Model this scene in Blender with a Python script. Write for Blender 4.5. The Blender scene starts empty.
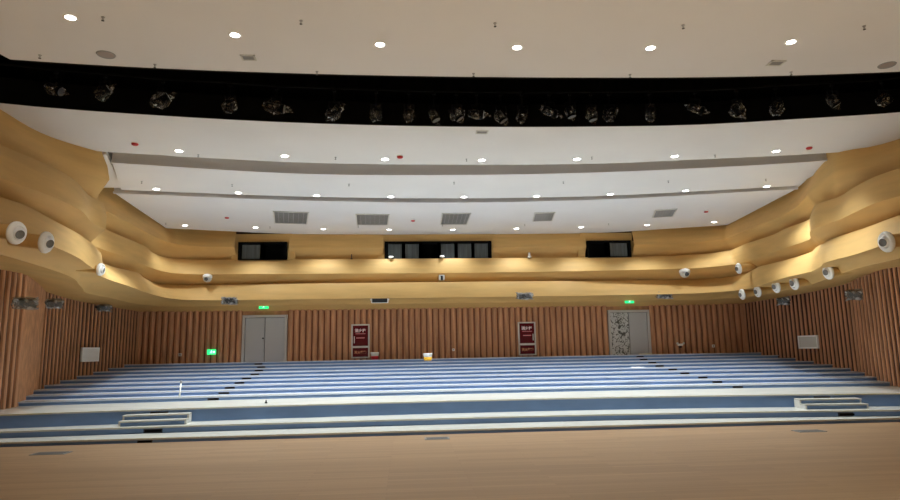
import bpy, bmesh, math, random
from mathutils import Vector, Matrix, Euler, noise
from mathutils.bvhtree import BVHTree

random.seed(7)
C = bpy.context.scene
COL = C.collection

# ------------------------------------------------------------------ camera
FPX, YAW, PITCH, ROLL = 637.4, .0736, .158, -.0184
CAM = Vector((-1.967, 0, 1.733))
FW = Vector((math.sin(YAW)*math.cos(PITCH), math.cos(YAW)*math.cos(PITCH), math.sin(PITCH)))
R0 = Vector((math.cos(YAW), -math.sin(YAW), 0))
U0 = R0.cross(FW)
RT = math.cos(ROLL)*R0 + math.sin(ROLL)*U0
UP = -math.sin(ROLL)*R0 + math.cos(ROLL)*U0
cd = bpy.data.cameras.new('camera')
cam = bpy.data.objects.new('camera', cd)
COL.objects.link(cam)
M = Matrix.Identity(4)
for i, v in enumerate((RT, UP, -FW)):
    for j in range(3):
        M[j][i] = v[j]
M.translation = CAM
cam.matrix_world = M
cd.sensor_width = 36
cd.sensor_fit = 'HORIZONTAL'
cd.lens = FPX/900*36
cd.clip_end = 200
C.camera = cam

# ------------------------------------------------------------------ world, exposure, light levels
w = bpy.data.worlds.new('world')
C.world = w
w.use_nodes = True
w.node_tree.nodes['Background'].inputs[0].default_value = (.9, .95, 1, 1)
w.node_tree.nodes['Background'].inputs[1].default_value = .02
C.view_settings.view_transform = 'Standard'
C.view_settings.look = 'None'
C.view_settings.gamma = 1
C.view_settings.exposure = 0.88
C.cycles.max_bounces = 8
C.cycles.diffuse_bounces = 6
C.cycles.sample_clamp_indirect = 4
P_FRONT, P_MID, P_REAR, P_STAGE_FILL = 60, 305, 30, 2300        # watts of one downlight: front ceiling, two middle panels, rear panel, added stage fill
LAMP_COL = (.87, .955, 1)
LAMP_GLOW = 12
HC = 6.58                                    # ceiling height


def ray(x, y):
    return FW + RT*((x-450)/FPX) - UP*((y-250)/FPX)


def at_z(x, y, z):
    d = ray(x, y)
    return CAM + d*((z-CAM.z)/d.z)


def at_y(x, y, Y):
    d = ray(x, y)
    return CAM + d*(Y/d.y)


# ------------------------------------------------------------------ materials
def lin(c):
    return tuple(((v/255)/12.92 if v/255 <= .04045 else ((v/255+.055)/1.055)**2.4) for v in c) + (1,)


def mat(name, rgb, rough=.6, metal=0, noise_amt=0, scale=(1, 1, 1), detail=4, spec=.5, bump=0):
    m = bpy.data.materials.new(name)
    m.use_nodes = True
    nt = m.node_tree
    b = nt.nodes['Principled BSDF']
    b.inputs['Base Color'].default_value = lin(rgb)
    b.inputs['Roughness'].default_value = rough
    b.inputs['Metallic'].default_value = metal
    b.inputs['Specular IOR Level'].default_value = spec
    if noise_amt or bump:
        tc = nt.nodes.new('ShaderNodeTexCoord')
        mp = nt.nodes.new('ShaderNodeMapping')
        mp.inputs['Scale'].default_value = scale
        nz = nt.nodes.new('ShaderNodeTexNoise')
        nz.inputs['Scale'].default_value = 1
        nz.inputs['Detail'].default_value = detail
        nt.links.new(tc.outputs['Object'], mp.inputs[0])
        nt.links.new(mp.outputs[0], nz.inputs['Vector'])
        if noise_amt:
            rp = nt.nodes.new('ShaderNodeValToRGB')
            lo = [max(0, v*(1-noise_amt)) for v in rgb]
            hi = [min(255, v*(1+noise_amt)) for v in rgb]
            rp.color_ramp.elements[0].position = .3
            rp.color_ramp.elements[1].position = .7
            rp.color_ramp.elements[0].color = lin(lo)
            rp.color_ramp.elements[1].color = lin(hi)
            nt.links.new(nz.outputs['Fac'], rp.inputs[0])
            nt.links.new(rp.outputs[0], b.inputs['Base Color'])
        if bump:
            bp = nt.nodes.new('ShaderNodeBump')
            bp.inputs['Strength'].default_value = bump
            bp.inputs['Distance'].default_value = .02
            nt.links.new(nz.outputs['Fac'], bp.inputs['Height'])
            nt.links.new(bp.outputs[0], b.inputs['Normal'])
    return m


def emis(name, rgb, strength):
    m = bpy.data.materials.new(name)
    m.use_nodes = True
    b = m.node_tree.nodes['Principled BSDF']
    b.inputs['Base Color'].default_value = lin(rgb)
    b.inputs['Emission Color'].default_value = lin(rgb)
    b.inputs['Emission Strength'].default_value = strength
    return m


M_GOLD = mat('gold_panel', (208, 169, 106), .6, noise_amt=.04, scale=(.6, .6, 5), spec=.3)
M_CEIL = mat('white_ceiling_paint', (226, 225, 226), .8, noise_amt=.012, scale=(.5, .5, .5), spec=.2)
M_SLAT = mat('brown_wood_slat', (192, 142, 106), .6, noise_amt=.10, scale=(6, 6, .8), spec=.3)
M_SLAT2 = mat('light_wood_lattice', (198, 150, 112), .55, noise_amt=.10, scale=(7, 7, 3), spec=.3)
M_BACKING = mat('dark_wood_backing', (140, 86, 58), .8)
M_GAPSIDE = mat('very_dark_backing', (70, 40, 30), .85)
M_RISER = mat('blue_riser', (102, 130, 170), .36, noise_amt=.05, scale=(1.2, 3, 3))
M_TREAD = mat('cream_tread', (190, 188, 178), .26, noise_amt=.03, scale=(.8, 3, 1))
M_TREADB = mat('pale_blue_tread', (192, 199, 214), .3, noise_amt=.04, scale=(.8, 3, 1))
M_NOSE = mat('ochre_nosing', (178, 170, 136), .4)
M_DOOR = mat('grey_door_paint', (182, 181, 183), .5)
M_DOORF = mat('pale_grey_frame', (192, 186, 182), .5)
M_BLACK = mat('black_paint', (9, 9, 9), .9, spec=.1)
M_DRAPE = mat('black_drape', (13, 13, 13), .95, spec=.05)
M_DARK = mat('dark_metal', (30, 30, 32), .5)
M_STEEL = mat('brushed_steel', (170, 170, 172), .35, metal=.9)
M_WHITE = mat('white_plastic', (246, 246, 244), .4)
M_GREY = mat('grey_plastic', (120, 120, 118), .5)
M_DGREY = mat('charcoal_plastic', (52, 54, 54), .5)
M_VENT = mat('grey_grille', (150, 150, 150), .6)
M_VENTD = mat('grille_gap', (70, 70, 72), .8)
M_PALE = mat('pale_panel', (205, 204, 198), .6)
M_RED = mat('red_plastic', (190, 30, 36), .4)
M_MAROON = mat('maroon_cabinet_glass', (96, 12, 22), .25)
M_ALU = mat('pale_aluminium_frame', (214, 206, 198), .4)
M_YEL = mat('yellow_plastic', (232, 178, 40), .45)
M_PANE = mat('curtained_glass', (70, 76, 76), .2, noise_amt=.15, scale=(9, 9, .5))
M_TXTW = mat('white_lettering', (240, 214, 214), .6)
M_TXTO = mat('orange_lettering', (214, 140, 96), .6)
M_TXTP = mat('pink_lettering', (226, 130, 134), .6)
M_GAP = mat('void_brown', (70, 46, 26), .9)
M_LAMP = emis('lamp_diffuser', (255, 252, 246), LAMP_GLOW)
M_GREEN = emis('green_sign', (30, 205, 110), 1.1)
M_GREENL = emis('pale_sign_symbol', (190, 255, 215), 1.1)
M_PAPER = mat('white_paper', (240, 240, 240), .8)


def mat_floor():
    m = mat('stage_boards', (186, 140, 100), .42, spec=.35)
    nt = m.node_tree
    b = nt.nodes['Principled BSDF']
    tc = nt.nodes.new('ShaderNodeTexCoord')
    br = nt.nodes.new('ShaderNodeTexBrick')
    br.inputs['Scale'].default_value = 1
    br.inputs['Brick Width'].default_value = 2.2
    br.inputs['Row Height'].default_value = .12
    br.inputs['Mortar Size'].default_value = .003
    br.inputs['Color1'].default_value = lin((156, 126, 93))
    br.inputs['Color2'].default_value = lin((140, 112, 82))
    br.inputs['Mortar'].default_value = lin((130, 96, 68))
    mp = nt.nodes.new('ShaderNodeMapping')
    mp.inputs['Scale'].default_value = (.35, 9, 1)
    nz = nt.nodes.new('ShaderNodeTexNoise')
    nz.inputs['Scale'].default_value = 1.5
    nz.inputs['Detail'].default_value = 6
    mx = nt.nodes.new('ShaderNodeMixRGB')
    mx.blend_type = 'MULTIPLY'
    mx.inputs[0].default_value = .35
    rp = nt.nodes.new('ShaderNodeValToRGB')
    rp.color_ramp.elements[0].position = .3
    rp.color_ramp.elements[0].color = (.55, .52, .5, 1)
    rp.color_ramp.elements[1].position = .7
    rp.color_ramp.elements[1].color = (1, 1, 1, 1)
    nt.links.new(tc.outputs['Object'], br.inputs['Vector'])
    nt.links.new(tc.outputs['Object'], mp.inputs[0])
    nt.links.new(mp.outputs[0], nz.inputs['Vector'])
    nt.links.new(nz.outputs['Fac'], rp.inputs[0])
    nt.links.new(br.outputs['Color'], mx.inputs[1])
    nt.links.new(rp.outputs[0], mx.inputs[2])
    nt.links.new(mx.outputs[0], b.inputs['Base Color'])
    return m


M_FLOOR = mat_floor()


def mat_film(name, lo, hi, p0, p1, sc=9):
    m = bpy.data.materials.new(name)
    m.use_nodes = True
    nt = m.node_tree
    out = nt.nodes['Material Output']
    b = nt.nodes['Principled BSDF']
    b.inputs['Base Color'].default_value = (.5, .5, .5, 1)
    b.inputs['Roughness'].default_value = .25
    b.inputs['Specular IOR Level'].default_value = 1
    tr = nt.nodes.new('ShaderNodeBsdfTransparent')
    mx = nt.nodes.new('ShaderNodeMixShader')
    tc = nt.nodes.new('ShaderNodeTexCoord')
    nz = nt.nodes.new('ShaderNodeTexNoise')
    nz.inputs['Scale'].default_value = sc
    nz.inputs['Detail'].default_value = 5
    nz.inputs['Distortion'].default_value = 1.5
    rp = nt.nodes.new('ShaderNodeValToRGB')
    rp.color_ramp.elements[0].position = p0
    rp.color_ramp.elements[0].color = (lo, lo, lo, 1)
    rp.color_ramp.elements[1].position = p1
    rp.color_ramp.elements[1].color = (hi, hi, hi, 1)
    nt.links.new(tc.outputs['Object'], nz.inputs['Vector'])
    nt.links.new(nz.outputs['Fac'], rp.inputs[0])
    nt.links.new(rp.outputs[0], mx.inputs[0])
    nt.links.new(tr.outputs[0], mx.inputs[1])
    nt.links.new(b.outputs[0], mx.inputs[2])
    nt.links.new(mx.outputs[0], out.inputs['Surface'])
    return m


M_FILM = mat_film('thin_clear_film', .03, .55, .48, .7)
M_WRAP = mat_film('milky_plastic_film', .04, .85, .45, .62, 2.2)


def mat_pattern():
    """grey door leaf papered with a dark swirling ornament"""
    m = mat('ornamented_grey_leaf', (150, 152, 156), .5)
    nt = m.node_tree
    b = nt.nodes['Principled BSDF']
    tc = nt.nodes.new('ShaderNodeTexCoord')
    nz = nt.nodes.new('ShaderNodeTexNoise')
    nz.inputs['Scale'].default_value = 5
    nz.inputs['Detail'].default_value = 1
    nz.inputs['Distortion'].default_value = 2.5
    rp = nt.nodes.new('ShaderNodeValToRGB')
    rp.color_ramp.interpolation = 'LINEAR'
    e = rp.color_ramp.elements
    e[0].position = .50
    e[0].color = lin((196, 196, 196))
    e[1].position = .60
    e[1].color = lin((84, 82, 78))
    nt.links.new(tc.outputs['Object'], nz.inputs['Vector'])
    nt.links.new(nz.outputs['Fac'], rp.inputs[0])
    nt.links.new(rp.outputs[0], b.inputs['Base Color'])
    return m


M_PATTERN = mat_pattern()


# ------------------------------------------------------------------ mesh helpers
class MB:
    """collects shapes and links them as one mesh object"""

    def __init__(self):
        self.v, self.f, self.s = [], [], []

    def add(self, vs, fs, T=None, smooth=False):
        o = len(self.v)
        self.v += [tuple(T @ Vector(v)) if T else tuple(v) for v in vs]
        self.f += [tuple(i+o for i in f) for f in fs]
        self.s += [smooth]*len(fs)
        return self

    def box(self, x0, x1, y0, y1, z0, z1, T=None):
        vs = [(x, y, z) for x in (x0, x1) for y in (y0, y1) for z in (z0, z1)]
        fs = [(0, 1, 3, 2), (4, 6, 7, 5), (0, 4, 5, 1), (2, 3, 7, 6), (0, 2, 6, 4), (1, 5, 7, 3)]
        return self.add(vs, fs, T)

    def bevbox(self, x0, x1, y0, y1, z0, z1, r, T=None):
        bm = bmesh.new()
        bmesh.ops.create_cube(bm, size=1)
        for v in bm.verts:
            v.co = Vector(((x0+x1)/2+v.co.x*(x1-x0), (y0+y1)/2+v.co.y*(y1-y0), (z0+z1)/2+v.co.z*(z1-z0)))
        bmesh.ops.bevel(bm, geom=bm.edges[:], offset=r, segments=2, affect='EDGES', profile=.5)
        bm.verts.index_update()
        self.add([v.co.copy() for v in bm.verts], [[v.index for v in f.verts] for f in bm.faces], T)
        bm.free()
        return self

    def lathe(self, prof, n=20, T=None, smooth=True, caps=True):
        """prof: list of (radius, z); turned about local z"""
        vs, fs = [], []
        for r, z in prof:
            for k in range(n):
                a = 2*math.pi*k/n
                vs.append((r*math.cos(a), r*math.sin(a), z))
        for i in range(len(prof)-1):
            for k in range(n):
                a, b = i*n+k, i*n+(k+1) % n
                fs.append((a, b, b+n, a+n))
        self.add(vs, fs, T, smooth)
        if caps:
            o = len(self.v)-len(vs)
            self.f += [tuple(o+k for k in reversed(range(n))), tuple(o+(len(prof)-1)*n+k for k in range(n))]
            self.s += [False, False]
        return self

    def tube(self, p, q, r, n=8):
        p, q = Vector(p), Vector(q)
        T = Matrix.Translation(p) @ (q-p).to_track_quat('Z', 'Y').to_matrix().to_4x4()
        return self.lathe([(r, 0), (r, (q-p).length)], n, T)

    def prism(self, poly, z0, z1, T=None):
        n = len(poly)
        vs = [(x, y, z0) for x, y in poly]+[(x, y, z1) for x, y in poly]
        fs = [tuple(reversed(range(n))), tuple(range(n, 2*n))]
        fs += [(i, (i+1) % n, (i+1) % n+n, i+n) for i in range(n)]
        return self.add(vs, fs, T)

    def build(self, name, material, parent=None, inv=None, bevel=0):
        me = bpy.data.meshes.new(name)
        vs = self.v
        if inv is not None:
            vs = [tuple(inv @ Vector(v)) for v in vs]
        me.from_pydata(vs, [], self.f)
        for p, s in zip(me.polygons, self.s):
            p.use_smooth = s
        bm = bmesh.new()
        bm.from_mesh(me)
        bmesh.ops.recalc_face_normals(bm, faces=bm.faces)
        bm.to_mesh(me)
        bm.free()
        mats = material if isinstance(material, (list, tuple)) else [material]
        for m in mats:
            me.materials.append(m)
        o = bpy.data.objects.new(name, me)
        COL.objects.link(o)
        if parent:
            o.parent = parent
        if bevel:
            md = o.modifiers.new('bevel', 'BEVEL')
            md.width = bevel
            md.segments = 2
        return o


def tag(o, label=None, cat=None, group=None, kind=None):
    for k, v in (('label', label), ('category', cat), ('group', group), ('kind', kind)):
        if v:
            o[k] = v
    return o


def thing(name, label, cat, loc, rot=None, group=None):
    o = bpy.data.objects.new(name, None)
    o.empty_display_size = .1
    COL.objects.link(o)
    if rot is not None:
        o.matrix_world = Matrix.Translation(loc) @ rot.to_4x4()
    else:
        o.location = loc
    return tag(o, label, cat, group)


def copy_tree(o, parent=None):
    c = o.copy()
    COL.objects.link(c)
    c.parent = parent
    for ch in list(o.children):
        copy_tree(ch, c)
    return c


ORD = ['leftmost', 'second from the left', 'third from the left', 'fourth from the left', 'fifth from the left',
       'sixth from the left', 'seventh from the left', 'eighth from the left', 'ninth from the left']


def ordinal(i, n):
    R = ['rightmost', 'second from the right', 'third from the right', 'fourth from the right']
    return R[n-1-i] if n-1-i < 3 and i > 1 else ORD[i]


# ------------------------------------------------------------------ plan curves
def interp(pts, y):
    """x of a plan polyline at y"""
    for (a, b), (c, d) in zip(pts, pts[1:]):
        if b <= y <= d:
            return a+(c-a)*(y-b)/(d-b)
    return pts[0][0] if y < pts[0][1] else pts[-1][0]


WALLR = [(10.2, 8), (12.05, 17.8), (12.95, 20.4), (12.95, 22.5), (12.5, 26.4)]
YB = 26.4


def spline(pts, n):
    """n+1 points along a Catmull-Rom curve through pts, even in chord length"""
    P = [Vector((*p, 0)) for p in pts]
    if len(P) == 2:
        return [P[0].lerp(P[1], i/n) for i in range(n+1)]
    dense = []
    ext = [2*P[0]-P[1]] + P + [2*P[-1]-P[-2]]
    for i in range(1, len(ext)-2):
        p0, p1, p2, p3 = ext[i-1:i+3]
        # centripetal
        t0 = 0
        t1 = t0+max(1e-4, (p1-p0).length)**.5
        t2 = t1+max(1e-4, (p2-p1).length)**.5
        t3 = t2+max(1e-4, (p3-p2).length)**.5
        for k in range(16):
            t = t1+(t2-t1)*k/16
            a1 = p0*((t1-t)/(t1-t0))+p1*((t-t0)/(t1-t0))
            a2 = p1*((t2-t)/(t2-t1))+p2*((t-t1)/(t2-t1))
            a3 = p2*((t3-t)/(t3-t2))+p3*((t-t2)/(t3-t2))
            b1 = a1*((t2-t)/(t2-t0))+a2*((t-t0)/(t2-t0))
            b2 = a2*((t3-t)/(t3-t1))+a3*((t-t1)/(t3-t1))
            dense.append(b1*((t2-t)/(t2-t1))+b2*((t-t1)/(t2-t1)))
    dense.append(P[-1])
    L = [0]
    for a, b in zip(dense, dense[1:]):
        L.append(L[-1]+(b-a).length)
    out, j = [], 0
    for i in range(n+1):
        s = L[-1]*i/n
        while j < len(L)-2 and L[j+1] < s:
            j += 1
        f = (s-L[j])/max(1e-9, L[j+1]-L[j])
        out.append(dense[j].lerp(dense[j+1], min(1, max(0, f))))
    return out


# ------------------------------------------------------------------ stage floor
b = MB()
b.box(-16, 16, -3, 14.5, -.2, 0)
tag(b.build('floor', M_FLOOR), 'brown boarded floor in front of the blue steps', kind='structure')

# ------------------------------------------------------------------ tiers
# (y at the side walls, extra y at the middle, height)
TIERS = [(13.85, .15, .085), (14.50, .55, .22), (15.02, 1.2, .523)]
TIERS += [(17.85+.95*i, .88*(1-i/9), .523+.1045*(i+1)) for i in range(9)]


def tier_y(i, x):
    y, s, z = TIERS[i]
    lean = (0, .0055, .003)[i] if i < 3 else 0      # the low steps come nearer on the right
    return y+s*(1-min(1, (x/12.5)**2))-lean*max(0, x)**2


ZTOP = TIERS[-1][2]
tiers = bpy.data.objects.new('tiered_floor', None)
COL.objects.link(tiers)
tag(tiers, 'stepped blue seating floor with cream edges, still without seats', kind='structure')


def tier_edge(i, dy=0, n=40):
    """points along the front edge of tier i, wall to wall"""
    y0 = TIERS[i][0]
    xw = interp(WALLR, y0)
    out = []
    for k in range(n+1):
        x = -xw+2*xw*k/n
        out.append((x, tier_y(i, x)+dy))
    return out


NT = len(TIERS)
for i, (y, s, z) in enumerate(TIERS):
    zl = TIERS[i-1][2] if i else 0
    fr = tier_edge(i)
    # riser: a curved board
    r = MB()
    n = len(fr)
    vs = [(x, yy, zl-.03) for x, yy in fr]+[(x, yy, z-.032) for x, yy in fr]
    vs += [(x, yy+.06, zl-.03) for x, yy in fr]+[(x, yy+.06, z-.032) for x, yy in fr]
    fs = []
    for k in range(n-1):
        fs += [(k, k+1, n+k+1, n+k), (2*n+k, 3*n+k, 3*n+k+1, 2*n+k+1), (n+k, n+k+1, 3*n+k+1, 3*n+k)]
    r.add(vs, fs)
    r.build('riser', M_RISER, tiers)
    # tread
    bk = tier_edge(i+1, .05) if i+1 < NT else [(x, YB+.05) for x, _ in fr]
    xwb = bk[-1][0]
    t = MB()
    y1 = bk[-1][1]
    vs, fs = [], []
    rows = 6
    for q in range(rows+1):
        f = q/rows
        for k in range(n):
            x0, ya = fr[k]
            x1, yb = bk[k]
            yy = ya-.02+(yb-ya+.02)*f
            u = 2*k/(n-1)-1
            ye = (fr[0][1]-.02)*(1-f)+bk[0][1]*f
            xx = u*(interp(WALLR, ye)+.03)
            vs.append((xx, yy, z))
    for q in range(rows):
        for k in range(n-1):
            a = q*n+k
            fs.append((a, a+1, a+n+1, a+n))
    o = len(vs)
    vs += [(x, y_, z-.03) for x, y_, _ in vs[:n]]
    for k in range(n-1):
        fs.append((k, o+k, o+k+1, k+1))
    t.add(vs, fs)
    t.build('tread', M_TREAD if i < 3 else M_TREADB, tiers)
    # nosing strip along the tread's front edge
    s_ = MB()
    vs, fs = [], []
    for x, yy in fr:
        bw = .012 if i < 3 else .36
        for dy, dz in ((-.012, -.026), (-.012, .005), (bw, .005), (bw, -.026)):
            vs.append((x, yy+dy, z+dz))
    for k in range(n-1):
        for q in range(4):
            a, b_ = k*4+q, k*4+(q+1) % 4
            fs.append((a, b_, b_+4, a+4))
    s_.add(vs, fs)
    s_.build('nosing', M_NOSE if i < 3 else M_TREAD, tiers)


# ------------------------------------------------------------------ slatted walls
def slat_wall(name, p, q, z0, z1, pitch, width, depth, smat, label, bmat=None, taper=.55):
    """a dark board carrying vertical rounded slats, facing the left of p->q"""
    p, q = Vector((*p, 0)), Vector((*q, 0))
    d = (q-p).normalized()
    nrm = Vector((-d.y, d.x, 0))
    L = (q-p).length
    n = max(1, round(L/pitch))
    step = L/n
    m = MB()
    nf = []
    # board
    a, b_ = p-nrm*.02, q-nrm*.02
    c_, e = q-nrm*.14, p-nrm*.14
    m.prism([(v.x, v.y) for v in (a, b_, c_, e)], z0, z1)
    nb = len(m.f)
    for k in range(n):
        c = p+d*(step*(k+.5))
        prof = [(-width/2, -.02), (-width/2*.92, depth*.6), (-width/2*taper, depth), (width/2*taper, depth),
                (width/2*.92, depth*.6), (width/2, -.02)]
        pts = [(c+d*u+nrm*v) for u, v in prof]
        m.prism([(v.x, v.y) for v in pts], z0, z1)
    o = m.build(name, [bmat or M_BACKING, smat])
    for i, f in enumerate(o.data.polygons):
        f.material_index = 0 if i < nb else 1
    return tag(o, label, kind='structure')


# the back wall leaves the two doorways free of slats
D1 = (-8.46, -6.68)
D2 = (6.57, 8.35)
ZD = 3.33
segs = [(12.6, D2[1]), (D2[0], D1[1]), (D1[0], -12.6)]
lab = ['brown slatted back wall right of the ornamented door', 'brown slatted back wall between the two grey doors',
       'brown slatted back wall left of the plain grey door']
for (x0, x1), lb in zip(segs, lab):
    slat_wall('wall_back', (x0, YB), (x1, YB), ZTOP-.06, 3.9, .245, .19, .085, M_SLAT, lb, taper=.15)
for d in (D1, D2):
    b = MB()
    b.box(d[0], d[1], YB+.02, YB+.14, ZD, 3.9)
    tag(b.build('trim_1', M_SLAT), 'wood strip over a grey door', kind='structure')

for s, side in ((-1, 'left'), (1, 'right')):
    W = [(s*x, y) for x, y in WALLR]
    def sw(a, c, *args, **kw):
        if s < 0:
            return slat_wall('wall_'+side, c, a, *args, **kw) if False else slat_wall('wall_'+side, c, a, *args, **kw)
        return slat_wall('wall_'+side, a, c, *args, **kw)
    if s < 0:
        sw(W[0], W[1], -.02, 4.15, .36, .16, .05, M_SLAT, 'wide brown slats of the left wall nearest the stage', bmat=M_GAPSIDE)
        sw(W[1], W[2], -.02, 4.15, .1, .06, .01, M_SLAT2, 'finely ribbed wooden panel of the left wall', bmat=M_SLAT)
    else:
        sw(W[0], W[1], -.02, 4.15, .24, .11, .03, M_SLAT, 'brown slats of the right wall nearest the stage', bmat=M_GAPSIDE)
        sw(W[1], W[2], -.02, 4.15, .30, .13, .03, M_SLAT, 'closely set brown slats on the angled part of the right wall', bmat=M_GAPSIDE)
    sw(W[2], W[3], -.02, 4.15, .22, .095, .022, M_SLAT, 'brown slats in the middle of the %s wall' % side, bmat=M_GAPSIDE)
    sw(W[3], W[4], -.02, 4.15, .22, .095, .022, M_SLAT, 'brown slats of the %s wall running to the rear corner' % side, bmat=M_GAPSIDE)

# ------------------------------------------------------------------ golden wave bands
# each curve: five runs (left near, left far, back, right far, right near) joined at landmarks
OPEN = [(-8.68, -6.57), (-2.80, 1.74), (5.68, 7.64)]
XS = sorted([-9.2+18.4*k/134 for k in range(135)]+[x for o in OPEN for x in o])


def curve(nl, fl, bk, fr, nr):
    runs = [nl, [nl[-1]]+fl, [fl[-1]]+bk, [bk[-1]]+fr, [fr[-1]]+nr]
    cnt = [34, 40, 180, 40, 34]
    out = []
    for r, n in zip(runs, cnt):
        if n == 180:
            d = spline(r, 900)
            il = next(i for i, v in enumerate(d) if v.x > -9.2)
            ir = next(i for i, v in enumerate(d) if v.x > 9.2)
            p = [d[round(il*k/20)] for k in range(20)]
            for x in XS:
                j = next(i for i, v in enumerate(d) if v.x >= x)
                f = (x-d[j-1].x)/max(1e-9, d[j].x-d[j-1].x)
                p.append(d[j-1].lerp(d[j], f))
            p += [d[round(ir+(len(d)-1-ir)*k/20)] for k in range(1, 21)]
        else:
            p = spline(r, n)
        out += p if not out else p[1:]
    return out


CNT0, CNT1 = 34, 34+40+180+40
K = {}
K['e1t'] = (6.58, curve(
    [(-9.9, 5), (-9.85, 9), (-9.83, 12.48), (-9.83, 13.6), (-9.7, 14.2), (-9.46, 14.7), (-9.14, 15.22)],
    [(-9.5, 15.9), (-10.5, 16.8), (-10.83, 18), (-10.87, 19.4), (-10.92, 21), (-11.0, 23.5), (-11.05, 24.6)],
    [(-10.85, 25.2), (-10.3, 25.55), (-8.66, 25.75), (-6.2, 25.97), (0, 26.2), (6.3, 26.04), (8, 25.75), (10, 25.2), (11.1, 24.7)],
    [(11.05, 23.5), (10.92, 21.6), (10.8, 20), (10.4, 18.4), (10.05, 17.5), (9.53, 16.3), (9.18, 15.3), (9.15, 14.9)],
    [(9.4, 14.65), (9.65, 14.5), (9.93, 13.87), (9.95, 9), (9.95, 5)]))
K['e1b'] = (5.99, curve(
    [(-9.75, 5), (-9.7, 9), (-9.68, 12.48), (-9.65, 13.6), (-9.45, 14.4), (-9.15, 15.1), (-9.05, 15.5)],
    [(-9.6, 16.3), (-10.4, 17), (-10.65, 18.2), (-10.7, 19.4), (-10.75, 21), (-10.85, 23.3), (-10.8, 24.4)],
    [(-10.6, 24.95), (-10, 25.35), (-8.6, 25.55), (-6.2, 25.75), (0, 26.0), (6.3, 25.85), (8, 25.55), (10, 25), (10.9, 24.4)],
    [(10.85, 23.3), (10.75, 21.6), (10.6, 20), (10.25, 18.6), (9.9, 17.7), (9.5, 16.7), (9.3, 15.8), (9.15, 15.2)],
    [(9.25, 14.75), (9.5, 14.3), (9.75, 13.6), (9.8, 9), (9.8, 5)]))
K['r12'] = (5.42, curve(
    [(-10.1, 5), (-10.05, 9), (-10, 12.5), (-10, 13.6), (-9.8, 14.5), (-9.55, 15.3), (-9.5, 15.9)],
    [(-10.2, 16.8), (-10.9, 17.6), (-11.1, 18.5), (-11.15, 19.4), (-11.2, 21), (-11.3, 23.3), (-11.4, 24.5)],
    [(-11.2, 25.3), (-10.4, 25.9), (-8.6, 26.08), (-6.2, 26.15), (0, 26.25), (6.3, 26.2), (8., 26.05), (10.3, 25.6), (11.3, 24.7)],
    [(11.3, 23.3), (11.2, 21.6), (11.1, 20), (10.8, 18.6), (10.4, 17.8), (9.9, 17), (9.7, 16.4), (9.55, 15.9)],
    [(9.6, 15.3), (9.8, 14.5), (9.95, 13.6), (10.1, 9), (10.1, 5)]))
K['e2t'] = (5.52, curve(
    [(-9.35, 5), (-9.25, 9), (-9.12, 11.45), (-8.97, 12.57), (-8.95, 13.35), (-9.04, 13.98), (-9.35, 15.24), (-9.36, 15.96)],
    [(-9.9, 16.4), (-10.6, 17.2), (-10.8, 18.2), (-10.83, 19.43), (-10.85, 20.8), (-10.9, 22.5), (-11.15, 23.8), (-11.2, 24.6)],
    [(-11, 25.25), (-10.3, 25.65), (-8.65, 25.8), (-6, 25.85), (0, 25.9), (6, 25.88), (7.94, 25.8), (10.4, 25.15), (11.05, 24.3)],
    [(10.95, 23.4), (10.84, 22.75), (10.8, 20.95), (10.57, 19.8), (10.41, 18.3), (10.0, 17.4), (9.56, 16.81)],
    [(9.26, 16.2), (9.33, 15.4), (9.05, 14.48), (8.83, 13.4), (8.9, 12.6), (9.15, 9), (9.25, 5)]))
K['e2b'] = (4.895, curve(
    [(-9.25, 5), (-9.15, 9), (-9.02, 11.4), (-8.87, 12.6), (-8.87, 13.4), (-8.97, 14.2), (-9.3, 15.3), (-9.38, 16.2)],
    [(-9.9, 16.9), (-10.5, 17.6), (-10.75, 18.4), (-10.81, 19.2), (-10.82, 20.8), (-11, 23.2), (-10.98, 24.3)],
    [(-10.75, 24.95), (-10, 25.3), (-7.6, 25.45), (-4, 25.6), (0, 25.7), (4, 25.55), (7.62, 25.25), (10.1, 24.7), (11, 23.8)],
    [(11.02, 23.2), (10.8, 21.5), (10.5, 19.5), (10.3, 18.2), (9.85, 17.5), (9.52, 17.0)],
    [(9.25, 16.2), (9.2, 15.3), (8.97, 14.4), (8.75, 13.4), (8.8, 12.6), (9.05, 9), (9.15, 5)]))
K['r23'] = (4.42, curve(
    [(-9.9, 5), (-9.7, 9), (-9.5, 11.4), (-9.4, 12.6), (-9.5, 13.6), (-9.7, 14.8), (-9.85, 15.8), (-10, 16.6)],
    [(-10.6, 17.6), (-11.1, 18.6), (-11.2, 19.4), (-11.25, 20.8), (-11.3, 22.5), (-11.55, 24), (-11.6, 24.9)],
    [(-11.4, 25.6), (-10.6, 26), (-7.7, 26.05), (-4, 26.05), (0, 26.1), (4, 26.05), (7.6, 26), (10.5, 25.7), (11.5, 24.9)],
    [(11.5, 23.6), (11.1, 21.5), (11, 19.5), (10.8, 18.4), (10.3, 17.6), (10.05, 17.0)],
    [(9.8, 16.2), (9.7, 15.3), (9.55, 14.4), (9.4, 13.2), (9.4, 12.4), (9.7, 9), (9.9, 5)]))
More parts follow.
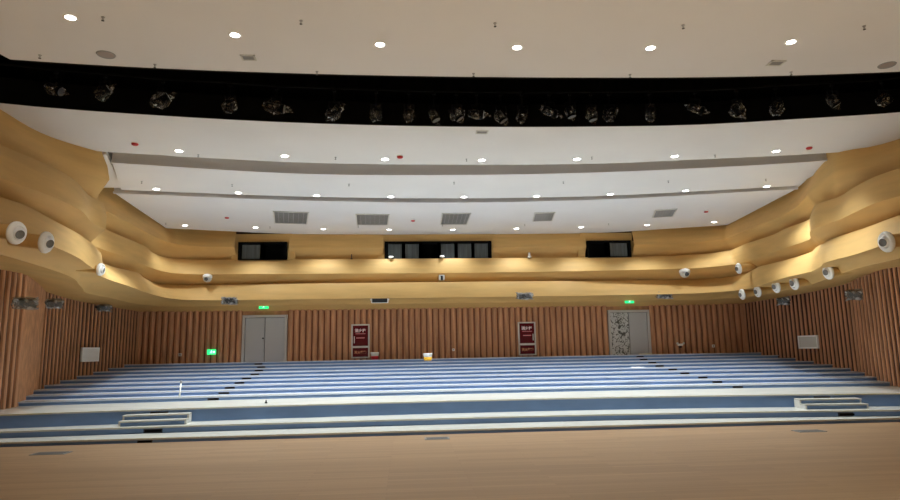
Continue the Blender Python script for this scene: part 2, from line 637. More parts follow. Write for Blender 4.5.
K['e3t'] = (4.516, curve(
    [(-9.1, 5), (-9, 9), (-8.91, 11.23), (-8.86, 11.93), (-9.06, 13.21), (-9.3, 14.76), (-9.6, 16.0), (-10.1, 17.6)],
    [(-10.7, 18.5), (-10.85, 19.21), (-10.94, 20.3), (-10.8, 21.66), (-11.16, 23.2), (-11.4, 24.6)],
    [(-11.3, 25.3), (-10.6, 25.7), (-7.7, 25.7), (-4, 25.62), (0, 25.6), (4, 25.66), (7.9, 25.75), (10.5, 25.5), (11.25, 24.7)],
    [(11.2, 23.4), (10.66, 21.7), (10.64, 20.96), (10.58, 19.5), (10.36, 18.24)],
    [(9.9, 17.3), (9.5, 16.2), (9.19, 14.28), (8.92, 12.95), (9, 9), (9.1, 5)]))
K['e3b'] = (3.873, curve(
    [(-8.8, 5), (-8.7, 9), (-8.63, 10.87), (-8.70, 12.58), (-8.95, 14.08), (-9.3, 15.3), (-9.66, 16.66), (-9.98, 17.4)],
    [(-10.17, 18.63), (-10.3, 20), (-10.52, 21.46), (-10.7, 23.5), (-10.65, 24.3)],
    [(-10.35, 25), (-9.6, 25.35), (-7.62, 25.45), (-4, 25.42), (0, 25.4), (4, 25.35), (7.47, 25.2), (10.04, 24.75), (10.9, 23.9)],
    [(11.0, 23), (10.6, 21.3), (10.2, 19.56), (10.04, 17.9)],
    [(9.6, 16.8), (9.15, 15.97), (8.9, 14.43), (8.45, 12.47), (8.5, 9), (8.6, 5)]))
K['blt'] = (3.68, curve(
    [(-9.3, 5), (-9.35, 9), (-9.4, 11), (-9.5, 12.40), (-9.62, 13.65), (-9.86, 15.34), (-10.2, 16.6), (-10.5, 17.3)],
    [(-11.0, 18.6), (-11.52, 19.95), (-11.6, 21.73), (-11.75, 23.5), (-11.7, 24.6)],
    [(-11.4, 25.5), (-10.5, 25.85), (-7.62, 25.88), (-4, 25.88), (0, 25.88), (4, 25.88), (7.47, 25.85), (10.5, 25.6), (11.6, 24.8)],
    [(11.7, 23.4), (11.6, 21.5), (11.2, 19.6), (10.5, 17.7)],
    [(10.1, 16.6), (9.8, 15.6), (9.6, 14.4), (9.4, 12.4), (9.4, 9), (9.4, 5)]))
# lower edge: lies on the slatted wall and climbs towards the stage
BZ = [(8, 3.9), (16, 3.9), (17.3, 3.97), (18, 3.96), (19.4, 3.9), (20.9, 3.74), (21.8, 3.67), (23.4, 3.61), (26.4, 3.53)]


def wallpt(y, s):
    return (s*(interp(WALLR, y)+.06), y)


bot = curve([wallpt(y, -1) for y in (8, 12, 14, 15.5, 16.5, 17.3, 17.9)],
            [wallpt(y, -1) for y in (19, 20.4, 21.5, 22.5, 24.5, 26.0)],
            [(-12.5, 26.42), (-10.8, 26.46), (-7, 26.46), (0, 26.46), (7, 26.46), (10.8, 26.46), (12.5, 26.42), wallpt(26.0, 1)],
            [wallpt(y, 1) for y in (24.5, 22.5, 21.5, 20.4, 19, 17.9)],
            [wallpt(y, 1) for y in (17.3, 16.5, 15.5, 14, 12, 8)])


def bot_z(p):
    z = [b for a, b in BZ]
    yy = p.y
    for (a, b_), (c, d) in zip(BZ, BZ[1:]):
        if a <= yy <= c:
            zz = b_+(d-b_)*(yy-a)/(c-a)
            break
    else:
        zz = BZ[0][1] if yy < 8 else BZ[-1][1]
    if p.y > 26.2:
        zz = 3.475+.05*min(1, max(0, (abs(p.x)-11)/1.5))
    if p.x > 0:
        zz -= .09*max(0, min(1, (21.5-p.y)/3))
    return zz


def level(k, dz=0):
    z, pts = K[k]
    return [Vector((p.x, p.y, z+dz)) for p in pts]


BOT = [Vector((p.x, p.y, bot_z(p))) for p in bot]


def mid(A, B, f, out=0):
    """a level between two, pushed into the hall by out metres"""
    res = []
    n = len(A)
    for i in range(n):
        p = A[i].lerp(B[i], f)
        t = (A[min(n-1, i+1)]-A[max(0, i-1)])
        nrm = Vector((t.y, -t.x, 0)).normalized()
        res.append(p+nrm*out)
    return res


GOLD_V, GOLD_F = [], []


def strips(name, groups, label, crease=(), openings=(), hard=()):
    """groups: lists of levels lofted into one sheet; groups meet at hard edges"""
    V, F, sharp = [], [], []
    for g in groups:
        n = len(g[0])
        o = len(V)
        for lv in g:
            V += lv
        for j in range(len(g)-1):
            for i in range(n-1):
                a = o+j*n+i
                mp_ = (V[a]+V[a+1]+V[a+n]+V[a+n+1])/4
                if mp_.y > 25 and any(x0 < mp_.x < x1 for x0, x1 in openings):
                    continue
                F.append((a, a+1, a+n+1, a+n))
        for j, lv in enumerate(g):
            if id(lv) in crease:
                for i in range(n-1):
                    if (CNT0+8 < i < CNT1-8) or id(lv) in hard:
                        sharp.append((o+j*n+i, o+j*n+i+1))
    me = bpy.data.meshes.new(name)
    me.from_pydata([tuple(v) for v in V], [], F)
    for p in me.polygons:
        p.use_smooth = True
    if sharp:
        ss = set(sharp) | set((b, a) for a, b in sharp)
        at = me.attributes.new('sharp_edge', 'BOOLEAN', 'EDGE')
        for e in me.edges:
            if tuple(e.vertices) in ss:
                at.data[e.index].value = True
    me.materials.append(M_GOLD)
    o = bpy.data.objects.new(name, me)
    COL.objects.link(o)
    q = len(GOLD_V)
    GOLD_V.extend(V)
    GOLD_F.extend([tuple(i+q for i in f) for f in F])
    return tag(o, label, kind='structure')


e1t, e1b, r12, e2t, e2b, r23, e3t, e3b, blt = (level(k) for k in ('e1t', 'e1b', 'r12', 'e2t', 'e2b', 'r23', 'e3t', 'e3b', 'blt'))
e1top = [v+Vector((0, 0, .55)) for v in e1t]
r34 = mid(e3b, blt, .62, -.12)
for v in r34:
    v.z = 3.86
strips('trim_2', [[e1top, e1t, mid(e1t, e1b, .5, .04), e1b, mid(e1b, r12, .55, -.08), r12]],
       'topmost golden wave band under the rear ceiling', {id(e1b)},
       OPEN)
strips('trim_3', [[r12, e2t], [e2t, mid(e2t, e2b, .5, .05), e2b, mid(e2b, r23, .55, -.08), r23]],
       'middle golden wave band running round the hall', {id(e2b)}, (), {id(e2b)})
strips('trim_4', [[r23, e3t], [e3t, mid(e3t, e3b, .5, .05), e3b, r34, blt, mid(blt, BOT, .5, 0), BOT]],
       'lowest golden wave band above the slatted walls', {id(e3b), id(blt)}, (), {id(e3b), id(blt)})
GOLD = BVHTree.FromPolygons(GOLD_V, GOLD_F)


def on_gold(x, y):
    d = ray(x, y).normalized()
    p, n, i, t = GOLD.ray_cast(CAM, d)
    if n.dot(d) > 0:
        n = -n
    return p, n


# ------------------------------------------------------------------ ceilings
def arc(pts, n=28):
    return [(p.x, p.y) for p in spline(pts, n)]


def slab(name, front, back, z0, z1, label, m=M_CEIL, parent=None):
    b = MB()
    b.prism(front+back[::-1], z0, z1)
    o = b.build(name, m, parent)
    return tag(o, label, kind='structure')


front_edge = [(-13, 8.9), (-9.6, 10.02), (-8.34, 10.28), (-6.08, 10.54), (-3.75, 10.67), (-1.12, 10.72), (1.6, 10.68), (3.44, 10.61), (5.25, 10.47), (7, 10.26), (9.6, 9.85), (13, 9.1)]
FE = [(-13, 9.0), (-9.0, 9.65), (-8.62, 9.72), (-8.47, 9.85), (-8.42, 10.05), (-8.36, 10.28)]+[q for q in [(p_.x, p_.y) for p_ in spline(front_edge, 40)] if q[0] > -8.3]
c_front = [(-12.5, 11.0), (-9.53, 12.18), (-6.88, 12.73), (-4.14, 13.09), (-.94, 13.25), (2.37, 13.18), (4.57, 13.01), (6.62, 12.61), (8.56, 12.18), (12.5, 10.9)]
c_back = [(-11.5, 14.6), (-9, 15.17), (-4.6, 15.98), (-.74, 16.13), (3.24, 16), (5.78, 15.59), (8.41, 15.12), (11.5, 14.3)]
b_front = [(-9.25, 16.0), (-4.76, 16.97), (-.67, 17.07), (3.47, 16.78), (7.84, 15.98), (9.6, 15.5)]
b_back = [(-10.2, 18.78), (-5.17, 19.6), (-.47, 19.84), (4.34, 19.55), (10.1, 18.28)]
a_front = [(-10.55, 19.1), (-5.22, 20.05), (-.43, 20.38), (4.44, 19.98), (10.35, 18.6)]
a_back = [(-11.0, 24.6), (-10.5, 24.75), (-8.8, 25.3), (-6.2, 26.0), (0, 26.3), (6.3, 26.06), (9, 25.15), (10.6, 24.6), (11.1, 24.4)]
slab('ceiling', [(-13, -3), (13, -3)], FE, HC, HC+.3, 'greyer front ceiling nearest the stage')
slab('ceiling', arc(c_front), arc(c_back), HC, HC+.12, 'white ceiling panel just behind the black slot')
slab('ceiling', arc(b_front), arc(b_back), HC, HC+.55, 'middle white ceiling panel')
slab('ceiling', arc(a_front), arc(a_back), HC, HC+.3, 'rear white ceiling panel with grey grilles')
# bright lips along the front edges of the two rear panels
for ed, nm in ((b_front, 'middle'), (a_front, 'rear')):
    e = arc(ed)
    b = MB()
    b.prism([(x, y-.05) for x, y in e]+[(x, y+.02) for x, y in e][::-1], HC-.03, HC+.03)
    tag(b.build('trim_5', M_CEIL), 'thin white lip on the front edge of the %s ceiling panel' % nm, kind='structure')
# plenum over the panels
b = MB()
b.box(-13.2, 13.2, 13.9, 27, HC+.9, HC+1.0)
tag(b.build('ceiling', M_CEIL), 'plain soffit above the gaps between the white panels', kind='structure')
# white returns at the ends of the middle panel
for s in (-1, 1):
    b = MB()
    b.prism([(s*9.25, 15.7), (s*9.75, 15.7), (s*10.9, 18.9), (s*10.25, 18.9)], HC+.10, HC+.20)
    b.prism([(s*9.75, 15.3), (s*9.85, 15.3), (s*11.0, 18.9), (s*10.9, 18.9)], HC+.1, HC+.9)
    tag(b.build('trim_6', M_CEIL), 'white return at the %s end of the middle ceiling panel' % ('left' if s < 0 else 'right'), kind='structure')

# black lighting slot
b = MB()
b.box(-12.8, 12.8, 8.7, 14.0, 9.0, 9.1)
b.box(-12.8, 12.8, 13.9, 14.0, HC+.12, 9.0)
b.box(-12.8, 12.8, 8.6, 8.7, HC+.3, 9.0)
b.box(-12.9, -12.8, 8.6, 14.0, HC, 9.1)
b.box(12.8, 12.9, 8.6, 14.0, HC, 9.1)
tag(b.build('trim_7', M_BLACK), 'black inside of the lighting slot in the ceiling', kind='structure')
# black rims that line the slot
for ed, dy, nm in ((front_edge, .04, 'front'), (c_front, -.04, 'rear')):
    e = FE if nm == 'front' else arc(ed)
    b = MB()
    b.prism([(x, y) for x, y in e]+[(x, y+dy) for x, y in e][::-1], HC-.01, HC+.5)
    tag(b.build('trim_8', M_BLACK), 'black rim along the %s edge of the lighting slot' % nm, kind='structure')
# drape behind the lamps
pts = arc([(x, min(13.8, y+.45)) for x, y in c_front[1:-1]], 240)
b = MB()
vs, fs = [], []
for k, (x, y) in enumerate(pts):
    o = .05*math.sin(k*1.1)+.03*math.sin(k*.37)
    vs += [(x, y+o, HC+.15), (x, y+o, 8.95)]
for k in range(len(pts)-1):
    fs.append((2*k, 2*k+2, 2*k+3, 2*k+1))
b.add(vs, fs, smooth=True)
tag(b.build('drape', M_DRAPE), 'black drape hanging inside the ceiling lighting slot', 'curtain')

# proscenium ends of the slot
for s in (-1, 1):
    b = MB()
    b.box(s*10.0, s*10.4, 9.0, 12.5, HC-.02, HC+.35)
    tag(b.build('trim_9', M_GOLD), 'golden return at the %s end of the lighting slot' % ('left' if s < 0 else 'right'), kind='structure')
# rear walls closing the hall behind the bands
b = MB()
b.box(-13.3, 13.3, YB+.16, YB+.3, 1.2, 7.6)
tag(b.build('wall_back', M_GAP), 'dark wall behind the golden bands', kind='structure')

# ------------------------------------------------------------------ downlights
def downlight_proto():
    r = thing('downlight', '', 'downlight', (0, 0, 0))
    b = MB()
    b.lathe([(.085, -.004), (.115, -.012), (.125, -.004), (.125, .0)], 24, caps=False)
    b.build('trim_ring', M_WHITE, r)
    b = MB()
    b.lathe([(.0001, -.010), (.05, -.010), (.088, -.003)], 24, caps=False)
    b.build('diffuser', M_LAMP, r)
    return r


DL = downlight_proto()
lamp_data = {}


def lamp_for(power):
    if power not in lamp_data:
        l = bpy.data.lights.new('downlight_lamp', 'SPOT')
        l.energy = power
        l.color = (.74, .9, 1) if power == P_STAGE_FILL else LAMP_COL
        l.spot_size = math.radians(66 if power == P_STAGE_FILL else 112)
        l.spot_blend = .8
        l.shadow_soft_size = .09
        lamp_data[power] = l
    return lamp_data[power]


first = [True]


def put_downlight(p, label, group, power):
    o = DL if first[0] else copy_tree(DL)
    first[0] = False
    o.location = p
    o.scale = (.82, .82, .82) if power in (P_FRONT, P_STAGE_FILL) else (1, 1, 1)
    tag(o, label, 'downlight', group)
    l = bpy.data.objects.new('bulb', lamp_for(power))
    COL.objects.link(l)
    l.parent = o
    l.location = (0, 0, -.05)
    return o


ROWS = [
    ('front grey ceiling', P_FRONT, [(70.5, 17.5), (235, 35), (380, 44.5), (517, 47.5), (650.5, 48), (791, 42)]),
    ('ceiling panel behind the black slot', P_MID, [(179, 151), (284.7, 156), (385, 159.2), (481.7, 160.2), (577, 159.2), (674.7, 156.4), (776, 151.4)]),
    ('middle ceiling panel', P_MID, [(156.4, 189), (238.3, 192.8), (316.7, 195.6), (390.8, 196.8), (463.9, 197), (536.7, 196.2), (610.3, 194.2), (685.5, 190.8), (766.7, 186.6)]),
    ('rear ceiling panel', P_REAR, [(185, 225.5), (255.5, 227.5), (323.3, 229), (389, 229.7), (452.8, 229.7), (516.4, 228.6), (581, 227.2), (647, 225), (714, 222)]),
]
for nm, pw, px in ROWS:
    for i, (x, y) in enumerate(px):
        put_downlight(at_z(x, y, HC), 'recessed downlight in the %s, %s' % (nm, ordinal(i, len(px))), 'downlights in the '+nm, pw)


# two unseen rows of fill lights added behind the camera, brightening the front ceiling
for j, yy in enumerate((.2, 3.4)):
    for i in range(6):
        o = put_downlight((-6.5+2.6*i, yy, HC), 'added fill light over the stage, %s row, %s' % (('back', 'front')[j], ordinal(i, 6)), 'unseen fill lights over the stage', P_STAGE_FILL)


# ------------------------------------------------------------------ ceiling fittings
def sprinkler(p, label, group):
    if not hasattr(sprinkler, 'proto'):
        r = thing('sprinkler', '', 'sprinkler', (0, 0, 0))
        b = MB()
        b.lathe([(.04, 0), (.045, -.012), (.02, -.02), (.016, -.05)], 12)
        b.build('rosette', M_STEEL, r)
        b = MB()
        b.box(-.018, -.012, -.004, .004, -.09, -.05)
        b.box(.012, .018, -.004, .004, -.09, -.05)
        b.lathe([(.035, -.095), (.035, -.089)], 12)
        b.build('deflector', M_DGREY, r)
        sprinkler.proto = r
        o = r
    else:
        o = copy_tree(sprinkler.proto)
    o.location = p
    o.scale = (.62, .62, .62)
    tag(o, label, 'sprinkler', group)


SPR = [('front ceiling, row nearer the stage', [(103, 17), (301, 20.5), (495, 23), (683, 25), (864, 26)]),
       ('front ceiling, row along black slot', [(40, 55), (155, 64.5), (317, 71.5), (473.5, 73.5), (630, 74.5), (791, 72)]),
       ('ceiling panel behind the black slot', [(198.3, 154.7), (335.6, 157.2), (466.4, 159), (591.7, 157), (715, 155)]),
       ('middle ceiling panel', [(141.7, 181.4), (232.2, 184.4), (349, 184), (454, 182.2), (563.3, 181.7), (668.3, 180.8), (765.8, 179)]),
       ('rear ceiling panel', [(165.8, 223), (270, 226.7), (358.3, 226), (442.5, 224.7), (524.7, 224.4), (608.6, 223.6)])]
for nm, px in SPR:
    for i, (x, y) in enumerate(px):
        sprinkler(at_z(x, y, HC), 'sprinkler in the %s, %s' % (nm, ordinal(i, len(px))), 'ceiling sprinklers')

DET = [(135, 143, 'panel behind the black slot, at its left end'), (400, 156, 'panel behind the black slot, near the middle'),
       (809, 147, 'panel behind the black slot, at its right end'), (227, 217, 'rear panel left of the grilles'),
       (413, 220, 'rear panel between second and third grille'), (706, 211, 'rear panel right of the grilles')]
proto = None
for x, y, nm in DET:
    if proto is None:
        proto = thing('smoke_detector', '', 'smoke detector', (0, 0, 0))
        b = MB()
        b.lathe([(.075, 0), (.078, -.015), (.06, -.02)], 20)
        b.build('base', M_WHITE, proto)
        b = MB()
        b.lathe([(.074, -.014), (.076, -.04), (.05, -.06), (.001, -.064)], 20, caps=False)
        b.build('cap', M_RED, proto)
        o = proto
    else:
        o = copy_tree(proto)
    o.location = at_z(x, y, HC)
    tag(o, 'red capped smoke detector on the ceiling, %s' % nm, 'smoke detector', 'red capped detectors')

# five grilles in the rear panel
VQ = [((274.2, 211.4), (307.8, 223.3)), ((356, 214), (389, 224.5)), ((439, 213), (471, 224)), ((531.7, 212.2), (555.6, 220.6)), ((652, 209), (676.7, 216.7))]
for i, (a, c) in enumerate(VQ):
    p0 = at_z((a[0]+c[0])/2, a[1], HC)
    p1 = at_z((a[0]+c[0])/2, c[1], HC)
    yc = (p0.y+p1.y)/2
    pc = (p0+p1)/2
    wdt = (c[0]-a[0]-(3 if i > 1 else 0))/FPX*yc
    dep = p1.y-p0.y
    r = thing('ceiling_grille', 'grey air grille in the rear white ceiling panel, %s of five' % ordinal(i, 5), 'air grille', (pc.x, pc.y, HC),
              Euler((0, 0, math.radians((10, 3, -1.4, -8.7, -17)[i]))).to_matrix(), 'rear ceiling grilles')
    hx, hy = wdt/2, dep/2
    b = MB()
    b.box(-hx, hx, -hy, hy, -.006, 0)
    b.build('backing', M_VENTD, r)
    b = MB()
    for u0, u1, v0, v1 in ((-hx, hx, -hy, -hy+.04), (-hx, hx, hy-.04, hy), (-hx, -hx+.04, -hy, hy), (hx-.04, hx, -hy, hy)):
        b.box(u0, u1, v0, v1, -.03, .0)
    b.build('frame', M_PALE, r)
    b = MB()
    n = 16
    for k in range(n):
        v = -hy+.05+(2*hy-.1)*(k+.5)/n
        b.box(-hx+.03, hx-.03, v-.026, v+.026, -.022, -.014)
    for k in range(1, 7):
        u = -hx+2*hx*k/7
        b.box(u-.012, u+.012, -hy+.03, hy-.03, -.026, -.012)
    b.build('louvre', M_VENT, r)

# flat slotted diffusers and round speakers of the front ceiling
for x, y, wpx, nm in ((248.5, 57.5, 15, 'front grey ceiling left of the middle'), (776, 63, 17, 'front grey ceiling towards the right'),
                      (482, 132, 13, 'white panel just behind the black slot')):
    p = at_z(x, y, HC)
    hx = wpx/FPX*p.y/2
    r = thing('slot_diffuser', 'small flat slotted outlet in the %s' % nm, 'air outlet', p)
    b = MB()
    for u0, u1, v0, v1 in ((-hx, hx, -.1, -.07), (-hx, hx, .07, .1), (-hx, -hx+.03, -.1, .1), (hx-.03, hx, -.1, .1)):
        b.box(u0, u1, v0, v1, -.012, 0)
    b.build('frame', M_PALE, r)
    b = MB()
    b.box(-hx+.03, hx-.03, -.07, .07, -.004, 0)
    b.build('backing', M_GREY, r)
    b = MB()
    for v in (-.045, -.015, .015, .045):
        b.box(-hx+.03, hx-.03, v-.008, v+.008, -.010, -.003)
    b.build('louvre', M_VENT, r)
for x, y, nm in ((106, 54.5, 'at the left by the black slot'), (887, 65, 'at the right by the black slot')):
    p = at_z(x, y, HC)
    r = thing('ceiling_speaker', 'round flush speaker in the front grey ceiling, %s' % nm, 'speaker', p, None, 'flush ceiling speakers')
    b = MB()
    b.lathe([(.115, -.004), (.135, -.014), (.145, 0)], 28, caps=False)
    b.build('ring', M_VENT, r)
    b = MB()
    b.lathe([(.0001, -.014), (.07, -.012), (.116, -.005)], 28, caps=False)
    b.build('mesh_cover', mat('speaker_mesh', (160, 148, 144), .7), r)

# ------------------------------------------------------------------ wrapped spotlights in the black slot
FX = [(55, 89, 26, 16, -25), (104, 92.5, 24, 17, 35), (162, 100, 26, 20, 30), (229.5, 106, 18, 19, 80), (276, 107.5, 30, 17, -12), (334, 112, 24, 18, 38),
      (376, 114.5, 16, 17, 70), (409, 115, 14, 19, 85), (434, 116, 11, 19, -65), (457, 115, 17, 19, -55), (477, 114, 24, 13, -8), (501, 117, 15, 19, -60),
      (522.5, 115.5, 13, 19, 75), (550, 112, 25, 10, -20), (570.5, 112.5, 12, 18, -75), (591.7, 115, 13, 20, -78), (610, 114.5, 20, 16, 40),
      (650.5, 114, 12, 20, 85), (696.3, 109, 26, 10, -18), (737.8, 110, 18, 20, -50), (777.3, 107.7, 18, 20, 65), (833.4, 101.5, 14, 19, -60), (884, 100, 20, 16, 10)]
LOOK = ['small bundled', 'loosely bagged', 'wide bagged', 'upright bagged', 'tightly wrapped']


def slot_y(x):
    a = arc(c_front, 60)
    best = min(a, key=lambda q: abs(q[0]-x))
    return best[1]-.75


rail_pts = []
def bag(rx, ry, rz, seed):
    bm = bmesh.new()
    bmesh.ops.create_icosphere(bm, subdivisions=3, radius=1)
    for v in bm.verts:
        d = v.co.normalized()
        k = noise.noise(d*2.1+Vector((seed*3.7, 0, 0)))
        k2 = abs(noise.noise(d*5.3+Vector((0, seed*2.3, 0))))
        f = .82+.28*k-.22*k2
        # drawn together to a tail at one end
        t = max(0, d.x)
        v.co = Vector((d.x*rx*(f+.25*t), d.y*ry*f*(1-.55*t), d.z*rz*f*(1-.45*t)))
    bm.verts.index_update()
    out = ([v.co.copy() for v in bm.verts], [[v.index for v in f.verts] for f in bm.faces])
    bm.free()
    return out


nF = len(FX)
num = ['first', 'second', 'third', 'fourth', 'fifth', 'sixth', 'seventh', 'eighth', 'ninth', 'tenth', 'eleventh', 'twelfth']
for i, (x, y, wp, hp, ang) in enumerate(FX):
    Y = 12.4
    for _ in range(4):
        p = at_y(x, y, Y)
        Y = slot_y(p.x)
    p = at_y(x, y, Y)
    p.z = max(p.z, HC-.1)
    s = (p-CAM).dot(FW)/FPX
    rx, rz = wp*s/2*1.1, hp*s/2*1.1
    L = max(rx, rz)
    S = min(rx, rz)
    if i < 12:
        where = '%s from the left' % num[i]
    else:
        where = '%s from the right' % num[nF-1-i]
    rot = Euler((0, 0, random.uniform(-.2, .2))).to_matrix()
    r = thing('spotlight', 'plastic wrapped spotlight hanging in the black ceiling slot, %s' % where, 'spotlight', p, rot, 'wrapped spotlights in the black slot')
    tilt = Euler((0, -math.radians(ang), 0)).to_matrix().to_4x4()
    # can body along local x, lens end towards the tail of the bag
    T = tilt @ Matrix.Rotation(math.pi/2, 4, 'Y')
    b = MB()
    b.lathe([(.055, -L*.62), (.075, -L*.55), (.078, L*.25), (.095, L*.3), (.095, L*.5)], 16, T)
    body = b.build('lamp_body', M_BLACK, r)
    b = MB()
    b.lathe([(.0001, L*.505), (.085, L*.503)], 16, T, caps=False)
    b.build('lens', M_DARK, body)
    b = MB()
    b.tube((-.1, 0, 0), (-.1, 0, .22), .012)
    b.tube((.1, 0, 0), (.1, 0, .22), .012)
    b.tube((-.1, 0, .22), (.1, 0, .22), .012)
    b.build('yoke', M_BLACK, r)
    zr = at_y(x, y-23, Y).z
    b = MB()
    b.tube((0, 0, .2), (0, 0, 7.02-p.z), .014)
    b.box(-.03, .03, -.035, .035, 6.98-p.z, 7.02-p.z)
    b.build('hanging_clamp', M_BLACK, r)
    b = MB()
    vs, fs = bag(L, max(.13, S*.8), max(.11, S), i)
    b.add(vs, fs, tilt, smooth=False)
    b.build('plastic_wrap', M_FILM, r)
    rail_pts.append((p.x, p.y, 7.06))
rail_pts = [(-10.5, 11.2, 7.06)]+rail_pts+[(9.6, 11.0, 7.06)]
b = MB()
for a, c in zip(rail_pts, rail_pts[1:]):
    b.tube(a, c, .024)
tag(b.build('lighting_rail', M_BLACK), 'dark pipe carrying the wrapped spotlights inside the black slot', 'pipe')

# ------------------------------------------------------------------ control-room windows
def control_window(idx, x0, x1, z0, z1, yf, panes, label):
    r = bpy.data.objects.new('window_%d' % idx, None)
    COL.objects.link(r)
    r.location = ((x0+x1)/2, yf, z0)
    tag(r, label, kind='structure')
    hw, h = (x1-x0)/2, z1-z0
    b = MB()
    t = .07
    d = .5
    b.box(-hw, hw, 0, d, h-t, h)
    b.box(-hw, hw, 0, d, 0, t*.5)
    b.box(-hw, -hw+t, 0, d, 0, h)
    b.box(hw-t, hw, 0, d, 0, h)
    b.build('window_frame', M_BLACK, r)
    n = len(panes)
    wd = (2*hw-2*t)/sum(q for q, _ in panes)
    u = -hw+t
    mull = MB()
    for q, kind in panes:
        u1 = u+wd*q
        if kind:
            b = MB()
            b.box(u+.07, u1-.07, .1, .12, .05, h-.1)
            b.build('window_pane', M_PANE, r)
        mull.box(u1-.07, u1+.07, .04, .3, 0, h-t)
        mull.box(u-.07, u+.07, .04, .3, 0, h-t)
        u = u1
    mull.build('mullion', M_BLACK, r)
    b = MB()
    b.box(-hw, hw, d-.02, d, 0, h)
    b.build('dark_room', M_BLACK, r)
    return r


control_window(1, -8.57, -6.66, 5.50, 6.22, 25.70, [(1.05, 1), (1.1, 0)], 'small dark window at the left with one curtained pane')
control_window(2, -2.74, 1.68, 5.50, 6.26, 25.98, [(1, 1), (1, 1), (1.1, 0), (1, 1), (1, 1), (1, 1)], 'long black framed control room window in the middle')
control_window(3, 5.72, 7.57, 5.50, 6.22, 25.82, [(.9, 0), (1, 1)], 'small dark window at the right with one curtained pane')
for x0, x1, yf, zt, nm in ((-8.75, -6.48, 25.87, 6.225, 'left'), (-2.93, 1.87, 26.14, 6.265, 'middle'), (5.47, 7.69, 25.99, 6.225, 'right')):
    b = MB()
    b.box(x0, x1, yf, yf+.3, zt, 6.575)
    b.box(x0-.12, x0+.17, yf, yf+.3, 5.45, zt)
    b.box(x1-.17, x1+.12, yf, yf+.3, 5.45, zt)
    tag(b.build('trim_10', M_GOLD), 'flat golden panel over the %s control room window' % nm, kind='structure')
# small white lamps on the sill of the middle window
for x, y, nm in ((391, 257.5, 'left'), (442, 257, 'middle')):
    p = at_y(x, y, 25.8)
    r = thing('sill_lamp', 'small white lamp at the foot of the long control room window, %s one' % nm, 'lamp', (p.x, 25.80, 5.535), None, 'lamps at the long window')
    b = MB()
    b.lathe([(.04, 0), (.04, .03)], 12)
    b.build('foot', M_WHITE, r)
    b = MB()
    b.lathe([(.0001, .10), (.06, .095), (.1, .07), (.1, .03)], 16, caps=False)
    b.build('shade', M_WHITE, r)
for x, y, m, nm, lb in ((351.5, 257, M_DARK, 'ledge_fitting', 'thin dark stub standing on the middle gold ledge left of the window'),
                        (529.5, 255.5, M_PALE, 'ledge_fitting', 'beige fitting standing on the middle gold ledge right of the window')):
    p = at_y(x, y, 25.82)
    r = thing(nm, lb, 'fitting', (p.x, 25.84, 5.515))
    b = MB()
    if m is M_DARK:
        b.lathe([(.05, 0), (.05, .02), (.018, .03), (.018, .2)], 10)
    else:
        b.lathe([(.09, 0), (.08, .06), (.04, .1), (.05, .16), (.03, .22)], 12)
    b.build('post', m, r)

# ------------------------------------------------------------------ doors
def door(idx, d, label, leaf_mats, handle_side=0):
    r = bpy.data.objects.new('door_%d' % idx, None)
    COL.objects.link(r)
    r.location = ((d[0]+d[1])/2, YB, ZTOP)
    tag(r, label, kind='structure')
    hw = (d[1]-d[0])/2
    h = ZD-ZTOP
    b = MB()
    b.box(-hw, -hw+.1, -.09, .1, 0, h)
    b.box(hw-.1, hw, -.09, .1, 0, h)
    b.box(-hw+.1, hw-.1, -.09, .1, h-.1, h)
    b.build('door_frame', M_DOORF, r)
    for k, m in enumerate(leaf_mats):
        x0, x1 = (-hw+.115, -.012) if k == 0 else (.012, hw-.115)
        b = MB()
        b.bevbox(x0, x1, -.035, .02, .005, h-.115, .006)
        lf = b.build('door_leaf', m, r)
        if k == 0 and m is M_DOOR:
            b = MB()
            T = Matrix.Translation((-.06, -.035, h*.5)) @ Matrix.Rotation(math.pi/2, 4, 'X')
            b.lathe([(.03, 0), (.03, .012), (.014, .014), (.014, .05), (.028, .055), (.028, .075)], 14, T)
            b.build('door_knob', M_DARK, lf)
    b = MB()
    b.box(-hw+.1, hw-.1, .03, .1, 0, h-.1)
    b.build('door_seal', M_DGREY, r)
    return r


door(1, D1, 'plain grey double door at the left of the back wall', [M_DOOR, M_DOOR])
door(2, D2, 'grey double door whose left leaf carries dark ornament', [M_PATTERN, M_DOOR])

# ------------------------------------------------------------------ fire cabinets
FONT = None


def text_mesh(s, size, m, parent, loc, name='lettering'):
    cu = bpy.data.curves.new(name, 'FONT')
    cu.body = s
    cu.size = size
    cu.align_x = 'CENTER'
    cu.align_y = 'CENTER'
    cu.extrude = .003
    cu.offset = .005
    o = bpy.data.objects.new(name, cu)
    COL.objects.link(o)
    dg = bpy.context.evaluated_depsgraph_get()
    me = bpy.data.meshes.new_from_object(o.evaluated_get(dg))
    COL.objects.unlink(o)
    bpy.data.objects.remove(o)
    me.materials.clear()
    me.materials.append(m)
    t = bpy.data.objects.new(name, me)
    COL.objects.link(t)
    t.parent = parent
    t.location = loc
    t.rotation_euler = (math.pi/2, 0, 0)
    return t


